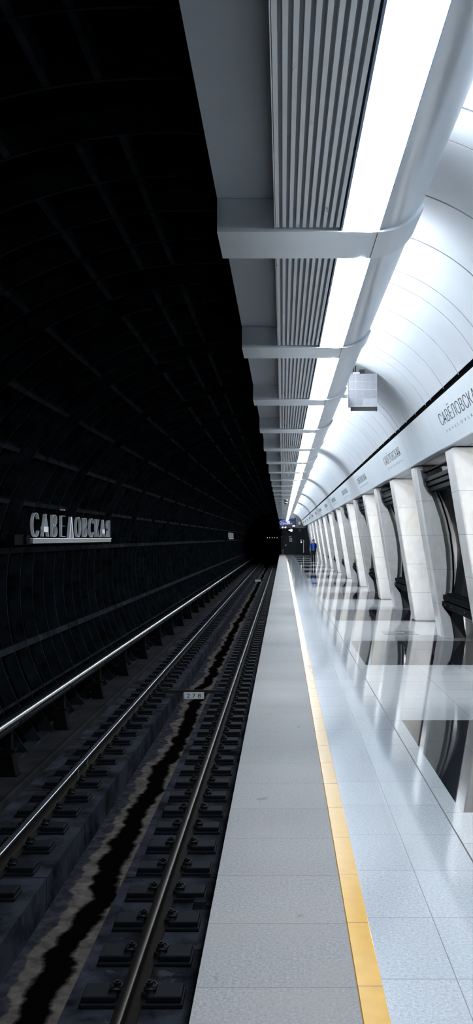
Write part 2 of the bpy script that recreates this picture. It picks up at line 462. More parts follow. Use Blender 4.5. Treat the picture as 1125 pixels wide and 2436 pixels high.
# the dark joint slab must not fill the channel: rebuild it as two strips
fl = bpy.data.objects['floor_trackbed']; bm = bmesh.new(); bm.from_mesh(fl.data)
bmesh.ops.delete(bm, geom=[f for f in bm.faces if f.material_index == 3], context='FACES'); bm.to_mesh(fl.data); bm.free()
b = MB(); b.box(-3.13, -2.122, -0.3, 110, -1.9, SL - 0.06); b.box(-1.418, -0.24, -0.3, 110, -1.9, SL - 0.06)
struct(b.obj('floor_joints', 'black'))
b = MB(); b.prism([(-4.3, -1.8), (-3.13, -1.8), (-3.13, WK), (-3.16, WK + 0.015), (-3.22, WK), (-4.3, WK)], 2, 110)
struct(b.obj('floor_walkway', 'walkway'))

# rails -----------------------------------------------------------
def rail(name, x, label, top):
    p = [(-.075, -.18), (.075, -.18), (.075, -.168), (.022, -.150), (.010, -.135), (.009, -.06), (.020, -.045), (.036, -.038), (.037, -.014), (.032, -.0055), (.023, -.001), (0, 0),
         (-.023, -.001), (-.032, -.0055), (-.037, -.014), (-.036, -.038), (-.020, -.045), (-.009, -.06), (-.010, -.135), (-.022, -.150), (-.075, -.168)]
    b = MB(); n = len(p)
    vs = [(x + px, yy, RZ + pz) for yy in (1.0, 112.0) for px, pz in p]
    for i in range(n):
        j = (i + 1) % n
        b.add([vs[i], vs[j], vs[n + j], vs[n + i]], [(0, 1, 2, 3)], 1 if i in (8, 9, 10, 11) else 0)
    b.add([vs[i] for i in range(n)], [tuple(range(n))[::-1]]); b.add(vs[n:], [tuple(range(n))])
    me = b.mesh(name, ['rail_side', top])
    bm = bmesh.new(); bm.from_mesh(me); bmesh.ops.remove_doubles(bm, verts=bm.verts, dist=1e-5); bmesh.ops.recalc_face_normals(bm, faces=bm.faces); bm.to_mesh(me); bm.free()
    me.polygons.foreach_set('use_smooth', [True] * len(me.polygons)); me.set_sharp_from_angle(angle=math.radians(48))
    tag(link(name, me), label, 'rail')
XL, XR = -2.58, -0.985
rail('running_rail', XL, 'dark steel running rail nearer the tunnel wall, pale worn top', 'rail_top')
rail('running_rail', XR, 'dark steel running rail nearer the platform, brownish worn top', 'rail_top_r')

# sleeper blocks: a block with two spring clips, each clip with a bolt
def block_proto(label, group):
    t = thing('sleeper_block', label, 'sleeper block', (0, 0, 0), group)
    b = MB()
    b.box(-0.335, 0.335, -0.12, 0.12, -0.005, 0.030)
    b.box(-0.325, -0.10, -0.10, 0.10, 0.03, 0.072); b.box(0.10, 0.325, -0.10, 0.10, 0.03, 0.072)
    b.box(-0.10, 0.10, -0.09, 0.09, 0.0, 0.019)
    b.obj('block', 'block', t, bevel=0.010)
    for s in (-1, 1):
        c = MB()
        c.box(s * 0.085 - 0.02, s * 0.085 + 0.03 * (1 if s > 0 else 1), -0.05, 0.05, 0.02, 0.055)
        for q in (-1, 1):
            pts = []
            for k in range(13):
                a = 2 * PI * k / 12
                pts.append((s * (0.115 + 0.035 * math.cos(a)), q * (0.035 + 0.022 * math.sin(a)) , 0.085 + 0.022 * math.sin(a) * 0.6))
            c.tube(pts, 0.009, 6)
        c.tube([(s * 0.08, -0.055, 0.075), (s * 0.065, -0.03, 0.062), (s * 0.065, 0.03, 0.062), (s * 0.08, 0.055, 0.075)], 0.009, 6)
        co_ = c.obj('rail_clip', 'clip', t, smooth=45)
        d = MB(); d.tube([(s * 0.105, 0, 0.05), (s * 0.105, 0, 0.135)], 0.012, 8)
        d.tube([(s * 0.105, 0, 0.098), (s * 0.105, 0, 0.122)], 0.024, 6)
        d.tube([(s * 0.105, 0, 0.09), (s * 0.105, 0, 0.097)], 0.032, 10)
        d.obj('bolt', 'clip', co_)
    return t
LBN = 'black sleeper block with two spring clips under the rail nearer the platform'
LBF = 'black sleeper block with two spring clips under the rail nearer the tunnel wall'
near_p = far_p = None
BP = 0.594; by0 = 6.78
stuff = MB()
for X, lab, grp, kk in ((XR, LBN, 'sleeper blocks of the near rail', range(-3, 160)), (XL, LBF, 'sleeper blocks of the far rail', range(1, 160))):
    proto = None; cnt = 0
    for k in kk:
        y = by0 + BP * k
        if cnt < 148:
            if proto is None: proto = block_proto(lab, grp); proto.location = (X, y, SL)
            else: dup(proto, (X, y, SL), lab, grp)
            cnt += 1
        else:
            stuff.box(X - .325, X + .325, y - .10, y + .10, SL, SL + .07)
so = stuff.obj('sleeper_blocks_distant', 'block'); so['kind'] = 'stuff'; tag(so, 'far end rows of sleeper blocks where the rails enter the dark tunnel', 'sleeper blocks')

# kilometre plates on crossbars between the rails
def plate(y, xc, w, hgt, label, digits, group):
    t = thing('number_plate_stand', label, 'number plate', (xc, y, SL), group)
    b = MB(); b.box(-0.62, 0.70, 0.0, 0.05, 0.05, 0.115); b.box(-0.62, -0.57, 0.0, 0.05, 0.0, 0.05); b.box(0.62, 0.67, 0.0, 0.05, 0.0, 0.05)
    b.obj('crossbar', 'ink', t, bevel=0.004)
    p = MB(); p.box(-w / 2, w / 2, -0.012, -0.004, -0.055, 0.075); po = p.obj('plate', 'plate', t, bevel=0.003); po['label'] = 'white number plate'
    for sx in (-1, 1):
        for sz in (-0.02, 0.04):
            MB().tube([(sx * (w / 2 - 0.02), -0.018, sz), (sx * (w / 2 - 0.02), -0.011, sz)], 0.007, 8).obj('rivet', 'ink', po)
    if digits: lettering('number', digits, 0.075, 'ink', (0, -0.0135, -0.03), (1, 0, 0), (0, 0, 1), po, depth=0.001, width=0.27)
    else:
        for q in range(3): MB().box(-0.10 + 0.08 * q, -0.05 + 0.08 * q, -0.0135, -0.012, -0.03, 0.045).obj('number', 'ink_grey', po)
plate(18.1, -1.715, 0.395, 0.13, 'white plate numbered 278 on a black bar between the rails', '2 7 8', 'number plates on the track')
plate(67.0, -1.77, 0.42, 0.13, 'tiny far white number plate on a bar between the rails', '', 'number plates on the track')

# bond cables on the far rail
t = thing('rail_bond', 'pair of pale curved bond wires on the rail nearer the tunnel wall', 'bond wire', (XL + 0.035, 11.65, RZ))
for q in (0, 1):
    yy = q * 0.55
    MB().tube([(0.012, yy, -0.03), (0.004, yy - 0.03, -0.08), (0.012, yy - 0.03, -0.125), (0.055, yy, -0.15)], 0.006, 6).obj('wire', 'bench_end', t)

# small concrete channels between near blocks and the platform wall
for yy, lab in ((7.75, 'small dark notched bracket beside the near rail, closest to the camera'), (13.2, 'small dark notched bracket beside the near rail, further along the track')):
    b = MB(); b.prism([(-.13, 0), (.13, 0), (.13, .06), (.03, .06), (.03, .035), (-.03, .035), (-.03, .06), (-.13, .06)], -0.05, 0.05)
    tag(b.obj('track_bracket', 'trackbed', loc=(-0.60, yy, SL)), lab, 'bracket', 'brackets beside the near rail')

# ------------------------------------------------------------------ long steel pipe on stands along the tunnel wall
PX, PZ = -3.37, H - 2.285
b = MB(); b.tube([(PX, 5, PZ), (PX, 30, PZ), (PX, 60, PZ), (PX, 104, PZ)], 0.095, 28)
tag(b.obj('steel_pipe', 'pipe', smooth=40), 'long shiny steel pipe running along the foot of the tunnel wall', 'pipe')
ps = None
nst = 0
y = 11.75 - 2.84 * 1
pl = 'black pedestal stand carrying the long steel pipe along the tunnel wall'
while y < 103:
    if ps is None:
        ps = thing('pipe_stand', pl, 'stand', (PX, y, WK), 'stands under the steel pipe')
        hh = PZ - 0.09 - WK
        b = MB(); b.prism([(-0.20, 0), (0.05, 0), (-0.01, 0.30), (-0.14, 0.30)], -0.09, 0.09); b.box(-0.24, 0.07, -0.11, 0.11, 0, 0.012); b.obj('pedestal', 'stand', ps)
        b = MB(); b.box(-0.10, -0.02, -0.05, 0.05, 0.30, hh - 0.02); b.box(-0.16, 0.03, -0.07, 0.07, 0.30, 0.325); b.obj('post', 'stand', ps)
        b = MB(); arc = [(0.105 * math.cos(a), 0.105 * math.sin(a)) for a in [PI + PI * i / 10 for i in range(11)]]
        arc2 = [(0.093 * math.cos(a), 0.093 * math.sin(a)) for a in [2 * PI - PI * i / 10 for i in range(11)]]
        b.prism([(x_, z_ + PZ - WK) for x_, z_ in arc + arc2], -0.04, 0.04); b.obj('saddle', 'stand', ps)
        b = MB(); b.box(-0.42, -0.10, -0.02, 0.02, 0.14, 0.20); b.obj('wall_bracket', 'stand', ps)
    else: dup(ps, (PX, y, WK), pl, 'stands under the steel pipe')
    y += 2.84

# ------------------------------------------------------------------ station name on the tunnel wall
NAME = 'САВЁЛОВСКАЯ'
def wall_sign(y0, y1, label):
    X = -3.94; zb = H
    t = thing('station_name_sign', label, 'sign', (X, y0, zb), 'station name signs on the tunnel wall')
    L = y1 - y0
    b = MB(); b.box(-0.05, 0.06, 0, L, -0.085, -0.012); b.box(-0.05, 0.075, 0, L, -0.012, 0.0, 1); bo = b.obj('support_bar', ['bar_steel', 'letter'], t)
    b = MB(); b.box(-0.12, 0.02, -0.85, -0.02, -0.10, 0.05); b.tube([(-0.02, -0.30, -0.02), (0.06, -0.30, -0.02)], 0.075, 16); e = b.obj('end_bracket', 'stand', t)
    for q in (0.06, 0.35, 0.65, 0.94):
        MB().box(-0.34, -0.05, L * q - 0.02, L * q + 0.02, -0.06, -0.03).obj('wall_arm', 'stand', t)
    wid = {'С': .36, 'А': .37, 'В': .30, 'Ё': .28, 'Л': .37, 'О': .40, 'К': .32, 'Я': .29}
    step = (L - 0.45) / (len(NAME) - 1)
    for i, ch in enumerate(NAME):
        yc = 0.22 + step * i
        if ch == 'Л':                                  # pointed form of the letter
            w = wid[ch] / 2; s_ = 0.062; q_ = 0.39; k_ = w * (q_ - 0.09) / q_
            o2 = [(yc - w, 0.004), (yc - 0.034, q_), (yc + 0.034, q_), (yc + w, 0.004), (yc + w - s_, 0.004), (yc, q_ - 0.085), (yc - w + s_, 0.004)]
            n7 = len(o2); bb = MB()
            vs7 = [(0.005, y_, z_) for y_, z_ in o2] + [(0.055, y_, z_) for y_, z_ in o2]
            L1, L2 = (0, 1, 5, 6), (1, 2, 3, 4, 5)
            bb.add(vs7, [(0, 1, 5, 6), (1, 2, 5), (2, 3, 4, 5), (7, 13, 12, 8), (8, 12, 9), (9, 12, 11, 10)] + [(i_, (i_ + 1) % n7, n7 + (i_ + 1) % n7, n7 + i_) for i_ in range(n7)])
            bb.obj('letter', 'letter', t); continue
        lettering('letter', ch, 0.39, 'letter', (0.03, yc, 0.004), (0, 1, 0), (0, 0, 1), t, depth=0.025, width=wid[ch], fat=-0.021)
wall_sign(14.56, 21.19, 'pale steel Cyrillic station name letters standing on a bar, nearest on the tunnel wall')
wall_sign(67.5, 74.0, 'tiny far station name letters low on the dark tunnel wall, deep in the tunnel')

# ------------------------------------------------------------------ canopy
def R(z): return H + z                              # heights measured from the camera's level
BEAM0, BW = 5.71, 0.54
NB = 27
def bay(k): return (BEAM0 + BW + BAY * k, BEAM0 + BAY * (k + 1))     # clear span after beam k
spans = [(-1.0, BEAM0)] + [bay(k) for k in range(NB - 1)]
YC = spans[-1][1] + BW
# soffit, casing, and unseen side walls added to stop uplight leaks (structure)
b = MB()
b.box(-0.40, -0.03, -1.0, YC, R(2.07), R(2.10))
b.box(-0.40, -0.385, -1.0, YC, R(2.10), R(2.68), 1)  # track-side wall, added to keep uplight out of the tunnel
b.box(-0.40, 0.62, -1.0, YC, R(2.115), R(2.13), 1)
b.box(0.40, 0.42, -1.0, YC, R(2.13), R(2.75), 1)  # inner wall up to the vault, added as a light block
b.box(-0.05, -0.045, -1.0, YC, R(1.885), R(2.09), 2)
struct(b.obj('ceiling', ['soffit', 'black', 'slat']))
# cove tube
b = MB()
arc = [(0.585 + 0.30 * math.sin(math.radians(a)), R(2.185 - 0.30 * math.cos(math.radians(a)))) for a in range(0, 96, 5)]
arc = [(0.592, R(1.905))] + arc + [(0.885, R(2.30)), (0.870, R(2.30))] + [(0.585 + 0.285 * math.sin(math.radians(a)), R(2.185 - 0.285 * math.cos(math.radians(a)))) for a in range(95, -1, -5)]
b.prism(arc, -1.0, YC)
struct(b.obj('trim_1', 'cove', smooth=40))
# beams
def beam_mesh():
    p = [(-0.40, 1.865), (0.585, 1.865)]
    p += [(0.585 + 0.325 * math.sin(math.radians(a)), 2.190 - 0.325 * math.cos(math.radians(a))) for a in range(4, 64, 4)]
    p += [(0.585 + 0.303 * math.sin(math.radians(a)), 2.190 - 0.303 * math.cos(math.radians(a))) for a in range(62, -1, -4)]
    p += [(0.57, 1.888), (0.57, 2.068), (-0.40, 2.068)]
    b = MB(); b.prism([(x, R(z)) for x, z in p], 0, BW)
    return b.mesh('canopy_beam', 'beam', smooth=25)
bm_ = beam_mesh()
sm_ = MB().box(0.578, 0.582, 0.0, BW, R(1.862), R(1.866)).mesh('seam', 'ink')
for k in range(NB):
    w = 'aluminium canopy beam with an upturned curved end, ' + ORD[k] + ' from the camera'
    t = thing('canopy_beam', w, 'beam', (0, BEAM0 + BAY * k, 0), 'canopy beams over the platform edge')
    link('beam_shell', bm_, t); link('panel_seam', sm_, t)
# slat panels and lights per bay
def slat_mesh(y0, y1):
    b = MB(); L = y1 - y0
    b.box(-0.044, 0.352, 0, L, R(1.955), R(1.965), 1)
    b.box(-0.044, 0.352, 0, L, R(1.945), R(1.955), 2)
    for i in range(10):
        x = -0.042 + 0.0405 * i
        b.box(x, x + 0.021, 0.004, L - 0.02, R(1.885), R(1.947), 0)
    return b.mesh('slatted_panel', ['slat', 'black', 'soffit'])
def lamp_mesh(y0, y1):
    b = MB(); L = y1 - y0
    b.prism([(x, R(z)) for x, z in ((.366, 1.90), (.366, 1.880), (.42, 1.868), (.53, 1.861), (.572, 1.866), (.585, 1.890), (.585, 1.90))], 0.0, L); return b.mesh('diffuser', 'lamp')
def lframe_mesh(y0, y1):
    b = MB(); L = y1 - y0
    b.box(0.353, 0.365, 0.0, L, R(1.872), R(1.945)); b.box(0.587, 0.592, 0.0, L, R(1.874), R(1.95)); b.box(0.353, 0.592, 0.0, L, R(1.945), R(1.955))
    return b.mesh('housing', 'lamp_frame')
c1 = (slat_mesh(*spans[1]), lamp_mesh(*spans[1]), lframe_mesh(*spans[1]))
for k, (y0, y1) in enumerate(spans):
    s_, l_, f_ = (slat_mesh(y0, y1), lamp_mesh(y0, y1), lframe_mesh(y0, y1)) if k == 0 else c1
    o = link('slatted_panel', s_, None, (0, y0, 0))
    tag(o, 'grey slatted ceiling panel in the ' + ORD[k] + ' canopy bay from the camera', 'ceiling panel', 'slatted panels of the canopy')
    t = thing('ceiling_light', 'bright white strip light in the ' + ORD[k] + ' canopy bay from the camera', 'ceiling light', (0, y0, 0), 'strip lights of the canopy')
    link('diffuser', l_, t); link('housing', f_, t)

# dome cameras under the slats
for yy, lab in ((45.6, 'dark dome camera under the canopy slats, the nearer of two'), (49.0, 'dark dome camera under the canopy slats, the farther of two')):
    t = thing('dome_camera', lab, 'security camera', (0.15, yy, R(1.885)), 'dome cameras under the canopy')
    b = MB(); b.tube([(0, 0, 0), (0, 0, -0.05)], 0.10, 20); o = b.obj('housing', 'white_plastic', t)
    b = MB(); b.ball((0, 0, -0.05), (0.085, 0.085, 0.075), seg=18); b.obj('dome', 'dome', t, smooth=60)

# ------------------------------------------------------------------ vault above the platform
VC = (0.57, 1.11); VR = 1.63
def vp(a, r): return (VC[0] + r * math.sin(math.radians(a)), R(VC[1] + r * math.cos(math.radians(a))))
seams = []
y = 16.2 - BAY * 5
while y < END:
    for o in (0, 0.475, 1.475, 2.475): seams.append(y + o)
    y += BAY
seams = [s for s in seams if -1.0 < s < END]
b = MB()
angs = [-5.5 + (61.4 + 5.5) * i / 30 for i in range(31)]
inner = [vp(a, VR) for a in angs]; outer = [vp(a, VR + 0.012) for a in angs]
for a0, a1 in zip(seams[:-1], seams[1:]):
    b.prism(inner + outer[::-1], a0 + 0.013, a1 - 0.013, 0)
b.sheet([vp(a, VR + 0.045) for a in [-5.5 + 75 * i / 30 for i in range(31)]], -1.0, END, 1)
for s in seams:
    b.prism([vp(a, VR + 0.010) for a in angs] + [vp(a, VR + 0.03) for a in angs][::-1], s - 0.018, s + 0.018, 2)
struct(b.obj('ceiling_vault', ['vault', 'black', 'black'], smooth=30))
# clips seen in the dark gap along the foot of the vault
b = MB()
for s in seams: b.box(2.005, 2.012, s - 0.008, s + 0.008, R(1.868), R(1.895))
b.box(2.10, 2.14, -1, END, R(1.70), R(2.0), 1)
struct(b.obj('trim_2', ['steel', 'black']))

# ------------------------------------------------------------------ fascia panels with the station name
FB, FT = (2.25, 1.26), (2.02, 1.82)
fdir = Vector((FT[0] - FB[0], 0, FT[1] - FB[1])).normalized()
fn = Vector((0, -1, 0)).cross(fdir)                # outward normal (towards the platform)
def fascia_mesh(L):
    b = MB(); o = (0.03, 0.0123)
    p = [(FB[0], R(FB[1])), (FT[0], R(FT[1])), (FT[0] + 0.03, R(FT[1])), (FB[0] + 0.03, R(FB[1]))]
    b.prism(p, 0.005, L - 0.005); return b.mesh('fascia_panel', 'fascia')
LN, LB = 3.97, 2.98
fm_n, fm_b = fascia_mesh(LN), fascia_mesh(LB)
def fpt(s, up): return (FB[0] + fdir.x * s + fn.x * up, 0, R(FB[1]) + fdir.z * s + fn.z * up)
big = text_mesh(NAME, 0.155, depth=0.001, width=2.55, fat=-0.004)
sml = text_mesh('SAVELOVSKAYA', 0.04, depth=0.001, spacing=2.2, width=2.35, fat=-0.001)
def place_text(me, s, yc, mt):
    me = me.copy(); me.materials.clear(); me.materials.append(M[mt])
    R3 = Matrix((Vector((0, -1, 0)), fdir, fn)).transposed().to_4x4()
    p = fpt(s, 0.002); me.transform(Matrix.Translation((p[0], yc, p[2])) @ R3); return me
big_m = place_text(big, 0.27, LN / 2, 'ink'); sml_m = place_text(sml, 0.155, LN / 2 - 0.05, 'ink_grey')
pn = pb = 0
for k in range(-2, 14):
    yn = 16.32 + PER * k
    if yn > -2 and yn < END - 1:
        pl_ = 'white fascia panel lettered with the station name, ' + ORD[pn] + ' lettered one from the camera'
        t = thing('name_panel', pl_, 'sign panel', (0, yn, 0), 'lettered fascia panels'); pn += 1
        if yn + LN > END:
            link('panel', fascia_mesh(END - yn), t)
        else:
            pp = link('panel', fm_n, t); link('station_name', big_m, pp); link('latin_name', sml_m, pp)
    yb = yn - LB
    if yb > -1 and yb < END - 1:
        o = link('fascia_panel', fm_b if yb + LB < END else fascia_mesh(END - yb), None, (0, yb, 0))
        tag(o, 'blank white fascia panel above a bench bay, ' + ORD[pb] + ' blank one from the camera', 'wall panel', 'blank fascia panels'); pb += 1

# soffit behind the fascia
b = MB()
z0 = R(1.262)
b.box(2.285, 2.40, -1, END, z0, z0 + 0.02, 0)
for k in range(-2, 15):
    a = 16.40 + PER * k; e = a + 3.40
    if a > END: break
    b.box(2.40, 3.5, max(a, -1) , min(e, END), z0, z0 + 0.02, 0)
    b.box(2.40, 3.5, max(a, -1), min(e, END), z0 - 0.002, z0, 2) if False else None
    b.box(2.525, 2.533, max(a, -1), min(e, END), z0 - 0.0015, z0, 2)
    n0, n1 = e + 0.02, a + PER
    if n0 < END: b.box(2.40, 3.5, max(n0, -1), min(n1, END), z0 + 0.25, z0 + 0.27, 1)
    if n0 < END: b.box(2.40, 2.41, max(n0, -1), min(n1, END), z0 + 0.0, z0 + 0.27, 1); b.box(3.3, 3.32, max(n0 - 0.5, -1), min(n1 + 0.45, END), R(-0.95), z0 + 0.27, 1); b.box(3.3, 3.34, max(n0 - 0.5, -1), min(n1 + 0.55, END), 0.0, R(-0.95), 3)  # black board behind bench backs, added to block hall light; stone wall below
b.box(2.05, 6.4, -1, END, R(2.02), R(2.06), 1)
b.box(3.5, 6.4, -1, END, R(1.40), R(1.44), 0)
struct(b.obj('ceiling_soffit', ['soffit', 'black', 'ink', 'stone_dark']))
b = MB(); b.box(6.4, 6.5, -1.5, END, -0.1, R(1.44)); struct(b.obj('wall_right', 'hall_wall'))

# ------------------------------------------------------------------ marble piers
ZT = R(1.245)
def lean(z): return 2.80 - 0.485 * z / 2.99        # platform-side face
# passage-side pier (flat faces)
def pierA_mesh():
    prof = [(lean(0), 0), (lean(0) + 0.45, 0), (lean(ZT) + 0.49, ZT), (lean(ZT), ZT)]
    b = MB(); b.prism(prof, 0, 0.58); return b.mesh('shaft', 'marble', bevel=0.022)
curve = [(2.45, 1.245), (2.48, 1.0), (2.575, .79), (2.637, .645), (2.74, .337), (2.80, .053), (2.84, -.2), (2.86, -.52), (2.85, -.90), (2.80, -1.12), (2.82, -1.2), (2.91, -1.34), (2.95, -1.51), (2.985, -1.75)]
def wide(c, d): return [(x + d * (1 if -1.05 < z < 0.9 else 0.35), z) for x, z in c]
def pierB_mesh():
    b = MB()
    back = [(lean(0), 0), (lean(0) + 0.43, 0), (lean(ZT) + 0.49, ZT), (lean(ZT), ZT)]
    b.prism(back, 0.16, 0.60)
    f1 = [(lean(0) + 0.015, 0)] + [(x, R(z)) for x, z in curve[::-1]] + [(lean(ZT) + 0.015, ZT)]
    f2 = [(lean(0), 0)] + [(x, R(z)) for x, z in wide(curve, 0.10)[::-1]] + [(lean(ZT), ZT)]
    b.prism(f1, 0.0, 0.165, prof2=f2)
    return b.mesh('shaft', 'marble', smooth=28)
gapc = [(2.68, .89), (2.79, .625), (2.88, .34), (2.94, .07), (2.985, -.3), (3.00, -.66), (2.985, -1.0)]
def gap_mesh():
    b = MB()
    p = [(x - 0.008, R(z)) for x, z in gapc] + [(x + 0.022, R(z)) for x, z in gapc[::-1]]
    b.prism(p, 0.150, 0.159); return b.mesh('shadow_gap', 'black')
pA, pB, pG = pierA_mesh(), pierB_mesh(), gap_mesh()
base_m = MB().prism([(3.0, 0), (3.215, 0), (3.13, 0.55), (2.93, 0.42)], 0.14, 0.159).mesh('plinth_face', 'stone_dark')
YA, YB = 12.83, 16.35
ks = [k for k in range(-1, 14)]
na = nb_ = 0
for k in ks:
    ya, yb = YA + PER * k, YB + PER * k
    if ya < END - 12:
        t = thing('marble_pier', 'leaning white marble pier with a flat straight face, ' + ORD[na] + ' flat-faced one from the camera', 'pier', (0, ya, 0), 'flat-faced marble piers'); na += 1
        link('shaft', pA, t)
    if yb < END - 12:
        t = thing('marble_pier', 'leaning marble pier with a curved inner edge, ' + ORD[nb_] + ' curved one from the camera', 'pier', (0, yb, 0), 'curve-edged marble piers'); nb_ += 1
        link('shaft', pB, t); link('shadow_gap', pG, t); link('plinth_face', base_m, t)

# ------------------------------------------------------------------ benches: seat rails, tall curved dark back, top rails
backc = [(2.68, .95), (2.81, .69), (2.90, .49), (2.99, .22), (3.04, .03), (3.07, -.2), (3.06, -.525), (3.04, -.74), (3.00, -.94), (2.99, -1.06)]
BL = YB - (YA + 0.58)          # clear length between piers
def bench_proto(label):
    t = thing('bench', label, 'bench', (0, 0, 0), 'black benches between the piers')
    b = MB(); b.prism([(x, R(z)) for x, z in backc] + [(x + 0.03, R(z)) for x, z in backc[::-1]], -0.0, BL + 0.15)
    b.obj('back_panel', 'backpanel', t, smooth=30)
    def bar(name, x0, x1, z0, z1, e0=0.02, e1=0.0, parent=t):
        b = MB(); b.box(x0, x1, -e0 + 0.02, BL + e1 - 0.012, R(z0), R(z1)); return b.obj(name, 'bench_black', parent, bevel=0.006)
    # top rails
    for x0, x1, z0, z1 in ((2.46, 2.56, 0.965, 1.035), (2.49, 2.60, 0.885, 0.955), (2.53, 2.66, 0.80, 0.875), (2.44, 2.52, 1.13, 1.155)):
        bar('top_rail', x0, x1, z0, z1)
    # seat rails
    for x0, x1, z0, z1 in ((2.79, 2.90, -1.065, -0.985), (2.775, 2.90, -1.185, -1.095), (2.86, 3.00, -1.03, -0.96), (2.84, 2.95, -1.235, -1.19)):
        bar('seat_rail', x0, x1, z0, z1)
    for y_ in (0.03, BL - 0.045):
        b = MB(); b.prism([(2.40, R(1.18)), (2.46, R(1.19)), (2.58, R(1.03)), (2.66, R(.86)), (2.60, R(.77)), (2.565, R(.745)), (2.52, R(.80)), (2.46, R(.90))], y_ - 0.014, y_ + 0.034)
        e = b.obj('end_bracket', 'bench_end', t); e['label'] = 'grey upper end bracket'
        b = MB(); b.prism([(2.785, R(-1.19)), (2.95, R(-1.19)), (2.93, R(-1.36)), (2.915, R(-1.365)), (2.84, R(-1.26))], y_ - 0.014, y_ + 0.034); b.obj('seat_bracket', 'bench_black', t)
    for y_ in (0.9, BL - 0.9, BL - 0.35):
        bo = MB().tube([(2.768, y_, R(-1.14)), (2.78, y_, R(-1.14))], 0.011, 8).obj('screw', 'steel', t)
    return t
bp_ = None
i = 0
for k in ks:
    y = YA + 0.58 + PER * k
    if y + BL > END - 12: break
    lab = 'black railed bench with a tall dark curved back between piers, ' + ORD[i] + ' bench from the camera'; i += 1
    if bp_ is None: bp_ = bench_proto(lab); bp_.location = (0, y, 0)
    else: dup(bp_, (0, y, 0), lab)

# ------------------------------------------------------------------ display seen from behind, hanging from the vault
t = thing('hanging_display', 'square metal-backed display cabinet hanging below the white vault by the cove', 'display', (1.215, 14.2, R(1.96)))
W_, H_ = 0.43, 0.50
b = MB(); b.box(-W_ / 2, W_ / 2, 0.006, 0.11, 0.03, 0.03 + H_); b.obj('cabinet', 'dark_steel', t, bevel=0.004)
b = MB()
for i in range(4):
    for j in range(4):
        w = W_ / 4; h = 0.116
        x0 = -W_ / 2 + w * i; z0 = 0.045 + h * j + (0.018 if j > 1 else 0)
        if j == 0 and i > 1:
            b.box(x0 + 0.004, x0 + w - 0.004, 0.0, 0.008, z0 + 0.012, z0 + h - 0.012, 2)
            b.box(x0, x0 + w, 0.003, 0.008, z0, z0 + h, 1); continue
        b.box(x0 + 0.003, x0 + w - 0.003, -0.002, 0.008, z0 + 0.003, z0 + h - 0.003, 0)
        b.box(x0, x0 + w, 0.001, 0.008, z0, z0 + h, 1)
b.obj('rear_module_grid', ['perf', 'perf_frame', 'mirror'], t)
b = MB(); b.box(-W_ / 2, W_ / 2, -0.006, 0.004, 0.277, 0.297); b.box(-W_ / 2, W_ / 2, -0.006, 0.012, 0.028, 0.045)
for q in (-0.19, -0.05, 0.02, 0.19): b.box(q - 0.012, q + 0.012, -0.010, -0.005, 0.278, 0.295)
b.obj('mounting_strip', 'steel', t)
b = MB(); b.box(-W_ / 2 + 0.03, W_ / 2, 0.0, 0.03, -0.03, 0.028); b.box(-W_ / 2 + 0.03, -W_ / 2 + 0.05, -0.01, 0.03, -0.035, 0.028); b.box(W_ / 2 - 0.02, W_ / 2, -0.01, 0.03, -0.035, 0.028); b.obj('bottom_rail', 'dark_steel', t)
b = MB(); b.box(-0.05, 0.03, 0.03, 0.10, 0.53, 0.60); b.tube([(-0.14, 0.06, 0.53), (-0.14, 0.06, 0.66)], 0.010, 8); b.tube([(-0.11, 0.06, 0.53), (-0.11, 0.06, 0.66)], 0.010, 8); b.obj('hanger', 'ink', t)
b = MB(); b.box(-0.15, -0.05, 0.02, 0.06, 0.535, 0.555); b.obj('cable_box', 'white_plastic', t)
b = MB(); b.box(-0.31, -W_ / 2, 0.02, 0.05, 0.17, 0.215)
for q in range(3): b.box(-0.30 + 0.03 * q, -0.285 + 0.03 * q, 0.012, 0.02, 0.18, 0.205)
b.obj('side_bracket', 'steel', t)

# ------------------------------------------------------------------ end of the platform
def ex(px): return (px - 672.5) * END / 2230
def ez(py): return H + (1280 - py) * END / 2230
b = MB(); b.box(-0.10, 2.95, END, END + 0.2, 0.0, ez(1256), 0); b.box(-0.34, 6.4, END + 0.02, END + 0.2, ez(1256), 5.2, 1); b.box(2.9, 6.4, END, END + .2, 0, 3.0, 1)
b.box(-0.34, 0.0, END + 0.05, END + .2, ez(1256) - 0.1, 5.2, 1)
struct(b.obj('wall_end', ['end_dark', 'end_grey']))
d = MB(); d.box(ex(673), ex(706), END - 0.06, END - 0.01, 0.01, ez(1272.5)); do = struct(d.obj('door_1', 'end_door', bevel=0.01))
MB().box(ex(678), ex(680), END - 0.11, END - 0.06, ez(1298.5), ez(1296)).obj('door_handle', 'steel', do)
MB().box(ex(678), ex(682), END - 0.12, END - 0.10, ez(1296.9), ez(1295.8)).obj('lever', 'steel', do)
b = MB(); b.box(ex(671.5), ex(673), END - 0.07, END, 0, ez(1271)); b.box(ex(706), ex(707.3), END - 0.07, END, 0, ez(1271)); b.box(ex(671.5), ex(707.3), END - 0.07, END, ez(1272.5), ez(1271)); b.obj('door_frame', 'end_dark', do)
tag(MB().box(ex(687), ex(693), END - 0.075, END - 0.062, ez(1278.3), ez(1275.8)).obj('door_label', 'paper'), 'small white label at the top of the dark end door', 'label')
t = thing('notice', 'white printed notice sheet on the dark end door below a label', 'notice', (ex(691.5), END - 0.07, ez(1289)))
MB().box(-0.15, 0.15, -0.004, 0.008, 0, 0.40).obj('sheet', 'paper', t)
MB().box(-0.11, 0.11, -0.007, -0.004, 0.06, 0.16).obj('printed_block', 'paper_print', t); MB().box(-0.11, 0.11, -0.007, -0.004, 0.22, 0.34).obj('printed_block', 'ink_grey', t)
t = thing('platform_end_post', 'slim grey metal post at the far end of the platform edge', 'post', (ex(669.8), END - 0.25, 0))
